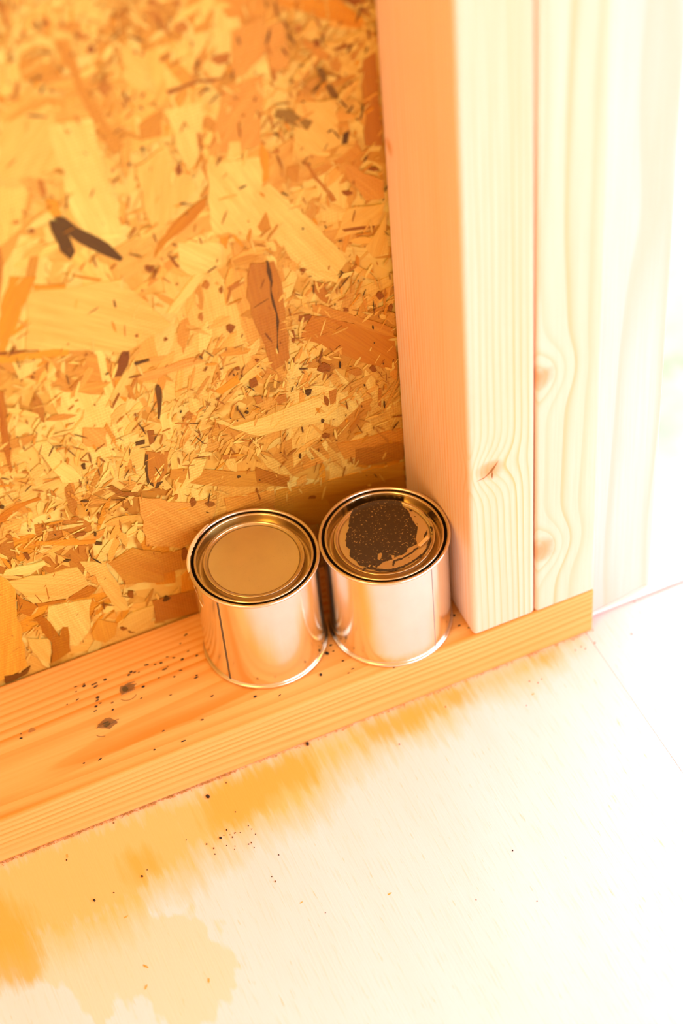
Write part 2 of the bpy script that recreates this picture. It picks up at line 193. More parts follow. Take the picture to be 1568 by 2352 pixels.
STRANDS=[[[252,198,108],[[-141,4167],[110,4204],[121,4088],[103,3834],[-10,3829],[-199,3869]]],[[255,216,128],[[81,4080],[297,4048],[297,3887],[310,3757],[344,3321],[270,3249],[150,3364],[105,3579],[103,3834]]],[[222,140,55],[[186,4523],[253,4508],[296,4234],[380,3949],[424,3841],[370,3798],[313,3943],[252,4205]]],[[240,168,82],[[966,4001],[1170,3992],[1114,3589],[838,3626]]],[[255,216,128],[[664,3970],[851,3950],[806,3701],[743,3532],[693,3679]]],[[252,198,108],[[488,4386],[583,4326],[631,4118],[552,4115],[475,4216]]],[[240,168,82],[[1039,4289],[1202,4307],[1212,4142],[1062,4013],[1000,4065]]],[[238,155,35],[[1264,4388],[1579,4286],[1720,4122],[1690,4087],[1453,4239]]],[[165,85,18],[[1581,4300],[1756,4243],[1749,4142],[1658,4231]]],[[240,168,82],[[1197,4265],[1305,4259],[1309,4005],[1209,3978]]],[[205,120,45],[[1692,3904],[1764,3926],[1767,3351],[1673,3385]]],[[252,198,108],[[1315,3771],[1524,3729],[1531,3437],[1270,3434]]],[[240,168,82],[[1551,3313],[1762,3133],[1762,3012],[1651,3038],[1571,3188]]],[[252,198,108],[[1545,3026],[1760,2978],[1699,2843],[1457,2849]]],[[252,198,108],[[1631,2727],[1764,2907],[1764,2637],[1672,2638]]],[[252,198,108],[[463,3700],[636,3763],[698,3613],[762,3459],[510,3256],[475,3404]]],[[255,216,128],[[820,3592],[1115,3524],[1084,3152],[1058,3041],[802,3150]]],[[255,216,128],[[955,3671],[1009,3651],[1004,3545],[929,3568]]],[[255,216,128],[[610,3166],[829,3079],[827,2940],[692,2906],[602,2995]]],[[255,216,128],[[1037,3322],[1132,3345],[1170,3289],[1350,3014],[1521,2680],[1453,2597],[1332,2610],[1150,2935]]],[[222,140,55],[[511,3933],[652,3982],[618,3832],[511,3840]]],[[205,120,45],[[1319,3416],[1353,3395],[1491,3099],[1461,3101]]],[[238,155,35],[[1117,3620],[1150,3527],[1135,3369],[1098,3366]]],[[215,125,20],[[802,3386],[788,3333],[647,3228],[556,3187],[476,3116],[509,3205],[599,3289],[721,3359]]],[[165,110,45],[[1217,3774],[1285,3750],[1402,3637],[1370,3593],[1290,3653],[1199,3734]]],[[140,85,20],[[1443,3951],[1482,3922],[1523,3808],[1558,3709],[1510,3742],[1458,3877]]],[[165,85,18],[[678,4068],[786,4079],[1024,4034],[784,4062],[688,4045]]],[[238,155,35],[[-5,3677],[50,3648],[61,3555],[14,3557],[-8,3622]]],[[205,120,45],[[-18,3801],[0,3798],[7,3721],[-14,3681],[-24,3756]]],[[100,56,8],[[-10,3550],[46,3512],[71,3420],[87,3314],[55,3272],[16,3342],[-8,3476]]],[[100,56,8],[[15,3565],[71,3535],[124,3449],[223,3344],[318,3179],[302,3163],[226,3233],[109,3363],[46,3471]]],[[165,85,18],[[1506,2901],[1700,2852],[1684,2839],[1520,2880]]],[[100,56,8],[[1557,3501],[1594,3512],[1577,3436],[1545,3440]]],[[222,140,55],[[1239,3412],[1310,3402],[1286,3295],[1225,3335]]],[[222,140,55],[[1042,3099],[1101,3179],[1118,3053],[1060,3058]]],[[165,85,18],[[546,3114],[571,3086],[603,3004],[583,3012]]],[[205,120,45],[[836,2767],[913,2789],[932,2764],[848,2735]]],[[205,120,45],[[796,3784],[815,3777],[813,3699],[791,3691]]],[[222,140,55],[[840,3862],[854,3810],[907,3736],[881,3750],[839,3800]]],[[165,85,18],[[1538,4017],[1574,4021],[1657,4015],[1642,3998],[1558,4003]]],[[205,120,45],[[1631,3940],[1691,4004],[1697,3987],[1643,3913]]],[[205,120,45],[[1214,4022],[1233,4008],[1233,3939],[1213,3946]]],[[205,120,45],[[1195,4178],[1218,4133],[1220,4087],[1203,4116]]],[[165,85,18],[[179,4616],[176,4602],[164,4607],[150,4615],[151,4630],[168,4642],[178,4635]]],[[205,120,45],[[367,4483],[335,4474],[324,4469],[297,4496],[295,4519],[317,4524],[354,4502]]],[[165,85,18],[[373,4415],[364,4397],[339,4400],[331,4413],[342,4435],[348,4447],[359,4436]]],[[205,120,45],[[830,4375],[823,4363],[782,4358],[756,4393],[763,4410],[806,4425],[817,4412]]],[[205,120,45],[[421,4184],[375,4144],[364,4151],[349,4189],[351,4210],[366,4232],[403,4214]]],[[165,85,18],[[490,4100],[485,4074],[478,4079],[463,4105],[460,4116],[478,4127],[489,4128]]],[[100,56,8],[[94,4352],[88,4344],[80,4348],[79,4350],[75,4360],[81,4365],[93,4361]]],[[165,85,18],[[1479,4067],[1469,4059],[1448,4056],[1447,4071],[1445,4096],[1457,4101],[1472,4092]]],[[205,120,45],[[1390,4184],[1378,4170],[1362,4172],[1352,4184],[1355,4207],[1372,4219],[1380,4219]]],[[100,56,8],[[524,3789],[515,3784],[508,3781],[502,3792],[505,3798],[513,3802],[518,3804]]],[[165,85,18],[[694,3588],[687,3576],[667,3564],[656,3609],[662,3617],[683,3653],[688,3631]]],[[100,56,8],[[563,4333],[566,4327],[556,4322],[552,4330],[548,4338],[558,4346],[564,4338]]],[[165,85,18],[[594,4307],[593,4301],[582,4301],[579,4311],[577,4314],[586,4318],[592,4323]]],[[100,56,8],[[897,4002],[887,4002],[864,4007],[854,4014],[861,4020],[866,4019],[885,4013]]],[[205,120,45],[[1002,4129],[993,4126],[947,4128],[914,4166],[926,4182],[959,4183],[1016,4176]]],[[165,85,18],[[469,3059],[452,3038],[442,3029],[423,3058],[420,3082],[438,3085],[466,3060]]],[[165,85,18],[[-93,3517],[-90,3503],[-116,3510],[-123,3516],[-117,3532],[-102,3540],[-92,3526]]],[[205,120,45],[[-151,3594],[-162,3589],[-171,3585],[-192,3602],[-182,3605],[-173,3610],[-146,3600]]],[[165,85,18],[[1742,3204],[1735,3205],[1706,3210],[1673,3233],[1683,3240],[1695,3239],[1723,3231]]],[[165,85,18],[[1585,3117],[1581,3108],[1548,3109],[1530,3127],[1523,3147],[1543,3143],[1574,3128]]],[[205,120,45],[[1209,3518],[1202,3513],[1177,3519],[1171,3526],[1178,3539],[1189,3543],[1205,3534]]],[[205,120,45],[[711,4541],[697,4533],[676,4541],[657,4544],[655,4575],[689,4583],[689,4570]]],[[205,120,45],[[806,4509],[807,4504],[783,4511],[766,4519],[774,4528],[790,4539],[813,4523]]],[[205,120,45],[[73,4596],[58,4586],[52,4583],[45,4601],[44,4614],[62,4624],[68,4614]]],[[252,198,108],[[-188,3159],[295,3048],[511,2645],[236,2568],[-269,2804]]],[[255,216,128],[[494,2735],[680,2927],[735,2905],[550,2711]]],[[238,155,35],[[-259,3291],[-132,3239],[-251,3046],[-374,2841],[-412,2857],[-382,3013]]],[[238,155,35],[[-154,3194],[7,3131],[-4,3108],[-160,3165]]],[[215,130,25],[[0,3211],[189,3091],[174,3084],[73,3148]]],[[255,216,128],[[1282,2738],[1468,2590],[1450,2551],[1305,2656]]],[[205,120,45],[[982,2877],[1112,2842],[1142,2612],[1136,2140],[1110,2112],[1037,2085],[977,2401],[936,2660]]],[[100,56,8],[[1069,2859],[1080,2855],[1091,2706],[1078,2657],[1090,2541],[1101,2424],[1077,2205],[1062,2211],[1082,2414],[1068,2625],[1076,2712]]],[[215,125,38],[[1290,2383],[1431,2295],[1764,2047],[1769,1764],[1640,1861],[1487,1988],[1282,2194],[1201,2248]]],[[225,140,58],[[1297,2474],[1363,2428],[1766,2086],[1758,2030],[1565,2190],[1300,2407]]],[[165,85,18],[[1215,2414],[1283,2395],[1289,2374],[1233,2355],[1209,2379]]],[[140,68,8],[[224,2583],[258,2568],[254,2523],[237,2474],[191,2418],[148,2428],[154,2463]]],[[100,56,8],[[267,2480],[354,2470],[359,2455],[278,2456]]],[[240,165,40],[[-417,2833],[-350,2821],[-52,2711],[-58,2673],[-281,2740],[-428,2779]]],[[165,85,18],[[-416,2841],[-203,2776],[-205,2768],[-418,2829]]],[[240,168,82],[[237,2379],[595,2375],[663,2317],[318,2324]]],[[240,168,82],[[-67,2147],[58,2089],[37,1958],[-89,2017]]],[[255,216,128],[[-360,2164],[-275,2144],[-130,1771],[-246,1806]]],[[255,216,128],[[738,1776],[1375,1775],[1404,1721],[1376,1567],[913,1633]]],[[228,146,52],[[962,1157],[1356,1078],[1775,1013],[1768,812],[1502,712],[1162,764],[924,929]]],[[214,130,42],[[1247,974],[1773,901],[1781,714],[1329,704]]],[[236,156,62],[[644,1246],[947,1165],[937,899],[1153,652],[675,939]]],[[236,156,62],[[1361,1361],[1783,1295],[1782,1165],[1400,1213]]],[[238,155,35],[[680,2085],[826,2148],[835,2085],[722,2046]]],[[185,120,45],[[975,2013],[1082,1986],[1030,1929],[968,1946]]],[[165,85,18],[[889,2081],[928,2084],[937,2020],[889,2012]]],[[205,120,45],[[1011,1897],[1089,1882],[1092,1830],[1043,1825]]],[[110,62,10],[[359,2248],[385,2266],[392,2233],[354,2023],[344,2028]]],[[165,85,18],[[274,1969],[310,1953],[306,1873],[273,1858]]],[[100,56,8],[[197,1914],[250,1910],[246,1881],[194,1889]]],[[205,120,42],[[245,1820],[376,1759],[339,1609],[267,1538],[221,1602]]],[[100,56,8],[[239,1802],[254,1796],[233,1575],[308,1550],[263,1514],[218,1582]]],[[222,140,55],[[364,1618],[565,1522],[1053,1246],[1030,1169],[716,1310],[403,1494],[349,1562]]],[[255,216,128],[[500,1638],[575,1602],[530,1496],[411,1436],[397,1453]]],[[170,95,22],[[-19,1655],[20,1657],[70,1580],[152,1534],[148,1510],[50,1553]]],[[215,120,20],[[-638,1716],[-524,1765],[-389,1761],[-379,1735],[-500,1732],[-603,1667],[-646,1678]]],[[195,105,25],[[-464,2596],[-432,2581],[-463,2310],[-489,2025],[-507,2009],[-500,2268]]],[[222,140,55],[[64,2126],[99,1970],[82,1958],[44,2096]]],[[222,140,55],[[-180,2431],[-145,2425],[-165,2348]]],[[205,120,45],[[204,2259],[267,2385],[280,2370],[215,2234]]],[[222,140,55],[[201,2337],[230,2334],[243,2222],[229,2228]]],[[165,85,18],[[102,2227],[159,2308],[165,2296],[110,2211]]],[[205,120,45],[[-96,2451],[-6,2514],[-17,2491],[-86,2427]]],[[205,120,45],[[1344,1788],[1393,1787],[1377,1681],[1344,1686]]],[[205,120,45],[[1450,1449],[1521,1522],[1509,1464],[1455,1403]]],[[205,120,45],[[1646,1675],[1665,1666],[1653,1525],[1638,1543]]],[[205,120,45],[[1611,1374],[1702,1202],[1693,1180],[1618,1339]]],[[205,120,45],[[668,1590],[768,1558],[749,1530],[672,1556]]],[[165,85,18],[[847,1235],[862,1140],[852,1127],[837,1218]]],[[200,115,35],[[1471,1267],[1770,1192],[1771,1037],[1460,1118]]],[[195,110,30],[[857,1405],[1052,1225],[1029,1158],[851,1277]]],[[165,85,18],[[845,2185],[845,2175],[822,2180],[820,2185],[815,2202],[835,2202],[844,2198]]],[[100,56,8],[[861,1846],[855,1836],[845,1839],[838,1847],[841,1853],[850,1859],[853,1854]]],[[100,56,8],[[1301,1583],[1293,1564],[1283,1565],[1277,1586],[1279,1591],[1284,1604],[1295,1594]]],[[100,56,8],[[1238,1831],[1237,1821],[1217,1810],[1188,1854],[1201,1861],[1224,1859],[1244,1851]]],[[165,85,18],[[850,2487],[831,2461],[818,2455],[803,2485],[804,2513],[823,2519],[854,2489]]],[[165,85,18],[[1183,2276],[1175,2237],[1164,2235],[1159,2254],[1160,2305],[1165,2322],[1178,2322]]],[[165,85,18],[[1768,2253],[1757,2219],[1754,2225],[1737,2237],[1740,2261],[1752,2273],[1761,2277]]],[[165,85,18],[[322,2649],[322,2646],[311,2642],[302,2654],[307,2665],[311,2664],[319,2665]]],[[165,85,18],[[475,2557],[467,2555],[455,2553],[455,2557],[457,2572],[463,2576],[474,2565]]],[[100,56,8],[[-105,1863],[-102,1850],[-118,1850],[-124,1874],[-124,1885],[-112,1892],[-100,1889]]],[[165,85,18],[[475,1297],[476,1270],[444,1278],[441,1282],[445,1323],[458,1330],[471,1334]]],[[205,120,45],[[577,1236],[555,1224],[535,1238],[517,1262],[519,1278],[550,1264],[581,1249]]],[[165,85,18],[[1325,1456],[1321,1429],[1284,1444],[1277,1451],[1279,1478],[1300,1474],[1317,1461]]],[[165,85,18],[[1342,1713],[1331,1681],[1315,1688],[1310,1718],[1309,1759],[1318,1771],[1335,1742]]],[[205,120,45],[[949,1889],[953,1886],[913,1881],[909,1919],[898,1946],[916,1942],[945,1933]]],[[165,85,18],[[-262,2602],[-264,2600],[-274,2601],[-278,2610],[-276,2619],[-267,2618],[-259,2613]]],[[205,120,45],[[-128,2566],[-134,2556],[-150,2556],[-149,2561],[-148,2586],[-132,2604],[-126,2596]]],[[165,85,18],[[1282,2711],[1268,2698],[1265,2704],[1250,2715],[1255,2726],[1268,2731],[1281,2722]]],[[205,120,45],[[747,2830],[730,2804],[711,2818],[704,2835],[709,2845],[727,2864],[738,2856]]],[[165,85,18],[[813,2770],[807,2749],[797,2746],[793,2762],[793,2778],[808,2787],[812,2796]]],[[165,85,18],[[1721,2345],[1709,2340],[1690,2330],[1670,2371],[1680,2384],[1690,2395],[1706,2377]]],[[165,85,18],[[1502,2338],[1496,2330],[1475,2338],[1478,2350],[1473,2360],[1479,2364],[1501,2349]]],[[205,120,45],[[684,2629],[675,2600],[671,2608],[658,2631],[668,2659],[676,2653],[681,2660]]],[[100,56,8],[[762,1369],[752,1370],[743,1368],[735,1381],[738,1391],[748,1391],[757,1385]]],[[100,56,8],[[1137,1367],[1132,1340],[1127,1349],[1122,1357],[1127,1381],[1128,1380],[1136,1383]]],[[165,85,18],[[1369,1968],[1364,1943],[1319,1947],[1287,1977],[1299,2000],[1329,2020],[1356,1994]]],[[165,85,18],[[1645,1822],[1632,1814],[1615,1821],[1609,1837],[1599,1854],[1624,1876],[1636,1847]]],[[205,120,45],[[1552,1861],[1552,1831],[1513,1831],[1488,1866],[1459,1893],[1487,1897],[1533,1889]]],[[165,85,18],[[962,2200],[950,2190],[942,2192],[937,2206],[939,2212],[949,2210],[956,2204]]],[[165,85,18],[[468,3039],[468,3031],[449,3037],[426,3055],[429,3067],[450,3069],[469,3072]]],[[165,85,18],[[1200,993],[1192,979],[1159,995],[1149,997],[1158,1017],[1162,1018],[1187,1010]]],[[246,172,62],[[-723,1292],[-649,1170],[-674,952],[-682,642],[-699,457],[-898,412]]],[[240,168,82],[[154,1500],[385,1341],[597,1261],[511,982],[336,974],[138,1099]]],[[222,140,55],[[-94,1061],[63,1113],[218,998],[201,748],[-29,844]]],[[252,198,108],[[-256,1157],[-112,1082],[-78,919],[-37,622],[-121,642],[-185,999],[-214,1027]]],[[255,216,128],[[-672,1301],[-448,1268],[-447,1232],[-559,1206],[-695,1271]]],[[252,198,108],[[-674,1207],[-275,1119],[-235,952],[-379,905],[-572,959]]],[[205,115,22],[[-648,1085],[-572,959],[-381,894],[-237,941],[-193,893],[-252,850],[-563,917],[-606,866],[-668,936]]],[[255,216,128],[[-492,891],[-240,819],[-300,560],[-384,477],[-447,512],[-429,669],[-515,665],[-516,804]]],[[252,198,108],[[-656,691],[-539,627],[-534,560],[-569,410],[-646,558]]],[[195,108,14],[[-591,833],[-543,838],[-487,675],[-474,604],[-443,683],[-412,666],[-433,491],[-432,451],[-561,406],[-526,581]]],[[240,166,62],[[-286,539],[-227,635],[-120,539],[-153,440],[-219,411],[-280,471]]],[[252,198,108],[[-16,585],[115,579],[92,476],[45,397],[-43,406],[-113,522]]],[[205,120,45],[[112,619],[390,573],[374,376],[103,431]]],[[222,140,55],[[216,987],[377,953],[364,788],[210,818]]],[[240,155,42],[[-461,1444],[-239,1331],[-138,1286],[-142,1259],[-244,1299],[-450,1398],[-474,1421]]],[[100,56,8],[[-148,1274],[-106,1247],[-113,1229],[-148,1250]]],[[150,75,10],[[-554,1387],[-528,1373],[-520,1328],[-539,1314]]],[[100,56,8],[[171,600],[196,619],[227,589],[194,575],[173,580]]],[[165,85,18],[[-18,776],[10,761],[2,703],[-25,729]]],[[130,65,5],[[-847,449],[-750,420],[-684,448],[-711,398],[-852,379]]],[[205,120,45],[[-241,1292],[-187,1264],[-248,1224]]],[[165,85,18],[[-183,1360],[-208,1354],[-222,1360],[-247,1376],[-241,1392],[-226,1393],[-189,1378]]],[[100,56,8],[[-125,1336],[-132,1311],[-137,1321],[-142,1318],[-137,1353],[-135,1351],[-125,1339]]],[[100,56,8],[[-308,1196],[-319,1195],[-327,1194],[-347,1211],[-339,1213],[-329,1215],[-301,1197]]],[[165,85,18],[[-73,462],[-87,461],[-101,460],[-110,476],[-113,488],[-95,489],[-73,475]]],[[165,85,18],[[-27,406],[-45,406],[-54,411],[-64,420],[-70,431],[-57,425],[-38,414]]],[[165,85,18],[[479,1299],[466,1280],[443,1271],[440,1293],[441,1338],[464,1341],[472,1312]]],[[165,85,18],[[587,1230],[569,1220],[542,1227],[524,1260],[520,1268],[546,1278],[575,1253]]],[[222,140,55],[[-512,1903],[-520,1896],[-526,1890],[-533,1915],[-529,1931],[-519,1946],[-513,1937]]],[[100,56,8],[[-589,1780],[-591,1767],[-602,1773],[-611,1783],[-604,1794],[-599,1798],[-584,1786]]],[[205,120,45],[[374,1388],[371,1383],[361,1371],[350,1398],[357,1408],[367,1415],[378,1410]]],[[100,56,8],[[-125,1602],[-139,1603],[-150,1606],[-173,1622],[-168,1624],[-150,1626],[-140,1620]]],[[222,140,55],[[-195,1541],[-205,1521],[-210,1523],[-215,1553],[-214,1564],[-199,1592],[-195,1567]]],[[205,120,45],[[-340,1481],[-344,1463],[-351,1461],[-357,1468],[-357,1493],[-345,1513],[-337,1495]]],[[165,85,18],[[-84,1462],[-91,1448],[-98,1443],[-101,1449],[-98,1475],[-87,1488],[-83,1475]]],[[165,85,18],[[-136,1494],[-140,1484],[-144,1480],[-145,1495],[-141,1512],[-138,1515],[-136,1511]]],[[205,120,45],[[-206,1503],[-213,1494],[-221,1498],[-242,1516],[-235,1520],[-221,1519],[-201,1505]]],[[165,85,18],[[379,911],[359,867],[335,864],[332,908],[341,959],[362,967],[367,955]]],[[165,85,18],[[5,730],[-10,716],[-19,723],[-20,725],[-29,748],[-16,763],[5,742]]],[[205,120,45],[[-586,1542],[-599,1537],[-617,1542],[-621,1552],[-616,1563],[-607,1569],[-599,1560]]]]
PAINT=[[[-695,2993],[-285,3273],[329,3361],[1122,3132],[1745,2811],[2144,2425],[2155,2240],[1968,2112],[1999,1695],[2098,1288],[2044,830],[2008,276],[2045,-93],[1849,-472],[1576,-852],[1448,-1261],[1180,-1296],[846,-1340],[642,-1577],[334,-1633],[167,-1590],[-99,-1625],[-238,-1724],[-497,-1677],[-755,-1629],[-1010,-1711],[-1361,-1870],[-1410,-1634],[-1573,-1720],[-1860,-1531],[-2066,-1299],[-2172,-1118],[-2146,-919],[-2272,-642],[-2357,-343],[-2081,72],[-2232,364],[-2088,765],[-1844,1248],[-1528,1609],[-1307,2110],[-1071,2430],[-798,2689]],[[-1976,-1514],[-1557,-1685],[-1216,-2028],[-712,-2285],[-329,-2396],[234,-2389],[847,-2278],[1377,-2081],[1766,-1853],[2055,-1443],[2346,-1160],[2396,-1186],[2240,-1451],[1909,-1883],[1296,-2253],[717,-2423],[105,-2534],[-392,-2533],[-690,-2507],[-1344,-2173],[-1906,-1634],[-2104,-1870],[-2180,-1831]],[[2843,1038],[2981,790],[2967,355],[2850,107],[2762,460],[2793,798]],[[2684,-378],[2745,-584],[2681,-812],[2562,-837]],[[2256,-681],[2450,-606],[2267,-860],[1983,-1061],[2123,-830]],[[2225,1356],[2322,1262],[2229,1159],[2165,1227]],[[-244,-1806],[305,-1831],[869,-1694],[1401,-1495],[1403,-1599],[812,-1818],[198,-1929],[-206,-1927],[-408,-2230],[-468,-2157],[-336,-1843]],[[-1122,3034],[-833,2752],[-898,2678],[-1138,2926]],[[2103,140],[2180,100],[2111,22]],[[2480,-969],[2563,-968],[2491,-1079]],[[2198,750],[2335,662],[2267,627]],[[583,-1973],[642,-2021],[574,-2088]]]
HOLES=[[[-849,-943],[-615,-977],[-746,-1294],[-958,-1458],[-1006,-1289]],[[-197,-1362],[-20,-1452],[-254,-1800],[-282,-1616]],[[790,-1054],[926,-1166],[844,-1210]],[[-1631,-1436],[-1521,-1535],[-1667,-1654],[-1744,-1548]]]
SPLINTER=[[1426,-1508],[2202,-1130],[2171,-1330],[1521,-1642]]
SILL_SPECKS=[[-4850,-2111],[-4330,-2131],[-4384,-2289],[-3849,-2428],[-3674,-2405],[-3106,-2412],[-3784,-2645],[-4943,-2470],[-1523,-2556],[-1351,-2661],[-1114,-2780],[-1715,-2702],[-533,-2455],[-46,-2662],[315,-2713],[795,-2446],[1128,-2689],[1538,-3028],[2070,-2596],[1875,-1831],[2413,-3147],[324,-3261],[572,-3161],[664,-4046],[1147,-3768],[-192,-3709],[1878,-4545],[1778,-4699],[-17,-5234],[-3931,-3473],[-4036,-3657],[-3924,-3932],[-4239,-4047],[-4393,-4333],[-3291,-4213],[-3429,-4725],[-5063,-3070],[-5720,-3142],[-1246,-3920],[-1655,-4668],[2147,-6392],[4378,-7564],[5693,-8115],[-1308,-7486],[-2233,-8521],[-526,-8688],[999,-7748],[-6188,-7596],[-5274,-7756],[-8812,-3972],[-8910,-4279],[2381,-1358],[9814,-6501],[10032,-7428],[10287,-8226],[9956,-8412],[17292,-8082],[17783,-8503],[12512,-9234],[9857,-6022]]
SILL_CRUMBS=[[9411,-6505],[8442,-7808],[17335,-7265],[9041,-6083]]
FLOOR_SPECKS=[[-8936,-10725],[-5662,-9526],[-2277,-12495],[-1327,-13278],[-1060,-13723],[-1142,-14120],[59,-12886],[114,-13268],[-226,-13164],[181,-13491],[415,-13290],[695,-13390],[1287,-13174],[1383,-13475],[1444,-13886],[-328,-13870],[84,-14123],[-8,-14303],[838,-14344],[1013,-14317],[1036,-14692],[-4998,-13392],[-7219,-13993],[967,-11951],[1241,-9802],[4606,-9329],[2108,-15774],[1200,-16939],[1257,-17318],[2984,-20424],[14092,-21345],[10828,-23328],[13804,-24878],[11476,-11795],[15104,-10517],[29093,-8368],[27669,-10565],[25346,-10179],[24474,-10054],[24627,-10321],[24030,-10146],[21168,-11217],[20849,-11363],[20437,-11034],[19451,-12580]]
FLOOR_CRUMBS=[[-81,-10238],[6604,-9368],[-460,-13238],[-5403,-13674],[-8376,-13972]]
CHIPS=[[-7188,-19214],[-7597,-20411],[2049,-19220],[-4373,-21532],[20190,-11984],[-8803,-10477],[-7105,-15775],[6704,-20872]]
STAINS=[["deep",[[-75,-1007],[245,-959],[632,-965],[618,-1161],[514,-1178],[387,-1150],[238,-1247],[114,-1286],[-49,-1289],[-90,-1185]]],["deep",[[-1423,-989],[-1269,-1160],[-1200,-1351],[-1181,-1606],[-1267,-1715],[-1392,-1714],[-1585,-1531]]],["deep",[[979,-945],[1444,-930],[1472,-1054],[1314,-1084],[1122,-1131],[993,-1103]]],["deep",[[1498,-939],[1700,-941],[1701,-1059],[1549,-1074]]],["deep",[[2164,-956],[2321,-940],[2269,-1009],[2164,-1013]]],["deep",[[-579,-1208],[-469,-1197],[-452,-1368],[-539,-1390],[-596,-1330]]],["light",[[-1883,-795],[-26,-876],[2392,-918],[2179,-1039],[1955,-1076],[1616,-1054],[1513,-1147],[1115,-1146],[721,-1212],[498,-1409],[70,-1397],[-163,-1445],[-349,-1515],[-597,-1551],[-839,-1651],[-2066,-1476]]],["faint",[[-1869,-1302],[-664,-1519],[-287,-1766],[-215,-2107],[-389,-2288],[-490,-2418],[-779,-2259],[-922,-2030],[-1053,-2155],[-1145,-1952],[-1271,-1728],[-1342,-1558],[-1899,-1408]]]]

# ------------------------------------------------------------------ dimensions (metres)
PD = 0.0924      # depth of the sill plate and the studs
PH = 0.038       # thickness of the sill plate
X0, X1, X2 = 0.1771, 0.2176, 0.2575
ROOM = dict(x0=-1.7, x1=1.5, y0=-2.3, z1=2.25)
DOOR = (0.306, 1.15, 2.0)

# ------------------------------------------------------------------ OSB
def osb_strand_material():
    t = NT('osb_strand')
    at = t.n('ShaderNodeAttribute', attribute_name='tint').outputs['Color']
    uv = t.coord('UV'); ob = t.coord('Object')
    g = t.noise(t.scale(uv, (35, 900, 1)), 1, 4, .65)
    g2 = t.noise(t.scale(uv, (16, 160, 1)), 1, 3, .55)
    col = t.mix(t.ramp(g, [(.42, 0), (.75, .55)]), at, t.mix(1, at, (.62, .40, .20), 'MULTIPLY'))
    col = t.mix(t.ramp(g2, [(.35, .0), (.7, .6)]), col, t.mix(1, at, (.84, .64, .42), 'MULTIPLY'))
    # imprint of the press screen
    sx = t.sep(ob)
    w1 = t.math('SINE', t.math('MULTIPLY', t.math('ADD', sx[2], t.math('MULTIPLY', sx[0], -.03)), 2 * math.pi / .0021))
    w2 = t.math('SINE', t.math('MULTIPLY', sx[0], 2 * math.pi / .0016))
    scr = t.math('MULTIPLY', t.math('ADD', w1, t.math('MULTIPLY', w2, .5)), t.ramp(t.noise(ob, 22, 2), [(.36, 0), (.56, 1)]))
    col = t.mix(t.math('MULTIPLY', t.math('MAXIMUM', scr, 0), .34), col, t.mix(1, at, (.70, .48, .25), 'MULTIPLY'))
    t.bump(t.math('ADD', t.math('MULTIPLY', scr, -.35), g), .00022, .8)
    return t.out(col, .52, 0, .3)

def osb_base_material():
    t = NT('osb_board'); ob = t.coord()
    cols = None
    for k, (ang, sc) in enumerate(((20, 1), (100, 1.25), (-40, 1.5))):
        mp = t.n('ShaderNodeMapping'); t.l(ob, mp.inputs[0]); mp.inputs['Rotation'].default_value = (math.radians(90), math.radians(ang) if k else 0, math.radians(ang))
        v = t.n('ShaderNodeTexVoronoi', distance='CHEBYCHEV'); t.l(t.scale(mp.outputs[0], (14 * sc, 48 * sc, 30)), v.inputs['Vector']); v.inputs['Scale'].default_value = 1
        hue = t.sep(v.outputs['Color'])[0]
        c = t.ramp(hue, [(0, lin((190, 105, 30), .70)), (.12, lin((225, 145, 60), .70)), (.4, lin((248, 185, 95), .70)), (.7, lin((252, 200, 112), .70)), (1, lin((255, 216, 128), .70))])
        cols = c if cols is None else t.mix(t.ramp(t.noise(ob, 30 + 9 * k, 2), [(.47, 0), (.53, 1)]), cols, c)
    sp = t.noise(t.scale(ob, (260, 260, 150)), 1, 3)
    cols = t.mix(t.ramp(sp, [(.66, 0), (.72, .8)]), cols, lin((120, 60, 12)))
    t.bump(t.noise(t.scale(ob, (90, 90, 260)), 1, 4), .0004)
    return t.out(cols, .55, 0, .3)

M_strand = osb_strand_material(); M_osb = osb_base_material()
def boarding():
    t = NT('spruce_boarding'); ob = t.coord()
    return t.out(t.mix(t.noise(t.scale(ob, (2, 2, 18)), 1, 1), (.87, .76, .53), (.81, .60, .35)), .6)
M_shell = boarding()

def struct(name, bm, mat, parent=None): return tag(bm_obj(name, bm, mat, parent), kind='structure')

def multi_box(boxes, bevel=0):
    bm = bmesh.new()
    for b in boxes:
        bb = box_bm(*b, bevel)
        tmp = bpy.data.meshes.new('t'); bb.to_mesh(tmp); bb.free(); bm.from_mesh(tmp); bpy.data.meshes.remove(tmp)
    return bm

rx0, rx1, ry0, rz1 = ROOM['x0'], ROOM['x1'], ROOM['y0'], ROOM['z1']
wall_back = struct('wall_back', multi_box([(rx0, X2, .0011, .0121, 0, rz1), (X2, DOOR[1], .0011, .0121, DOOR[2], rz1), (DOOR[1], rx1, .0011, .0121, 0, rz1)]), M_osb)
struct('wall_left', box_bm(rx0 - .012, rx0, ry0, .012, 0, rz1), M_shell)
struct('ceiling', box_bm(rx0 - .012, rx1 + .012, ry0 - .012, .0121, rz1, rz1 + .02), M_shell)
# unseen openings in the front and right walls, added to let in frontal daylight
struct('wall_front', multi_box([(rx0, .25, ry0 - .012, ry0, 0, rz1), (.25, rx1, ry0 - .012, ry0, 1.85, rz1)]), M_shell)
struct('wall_right', multi_box([(rx1, rx1 + .012, ry0, -1.9, 0, rz1), (rx1, rx1 + .012, -1.9, -.35, 0, .35), (rx1, rx1 + .012, -1.9, -.35, 2.0, rz1), (rx1, rx1 + .012, -.35, .012, 0, rz1)]), M_shell)

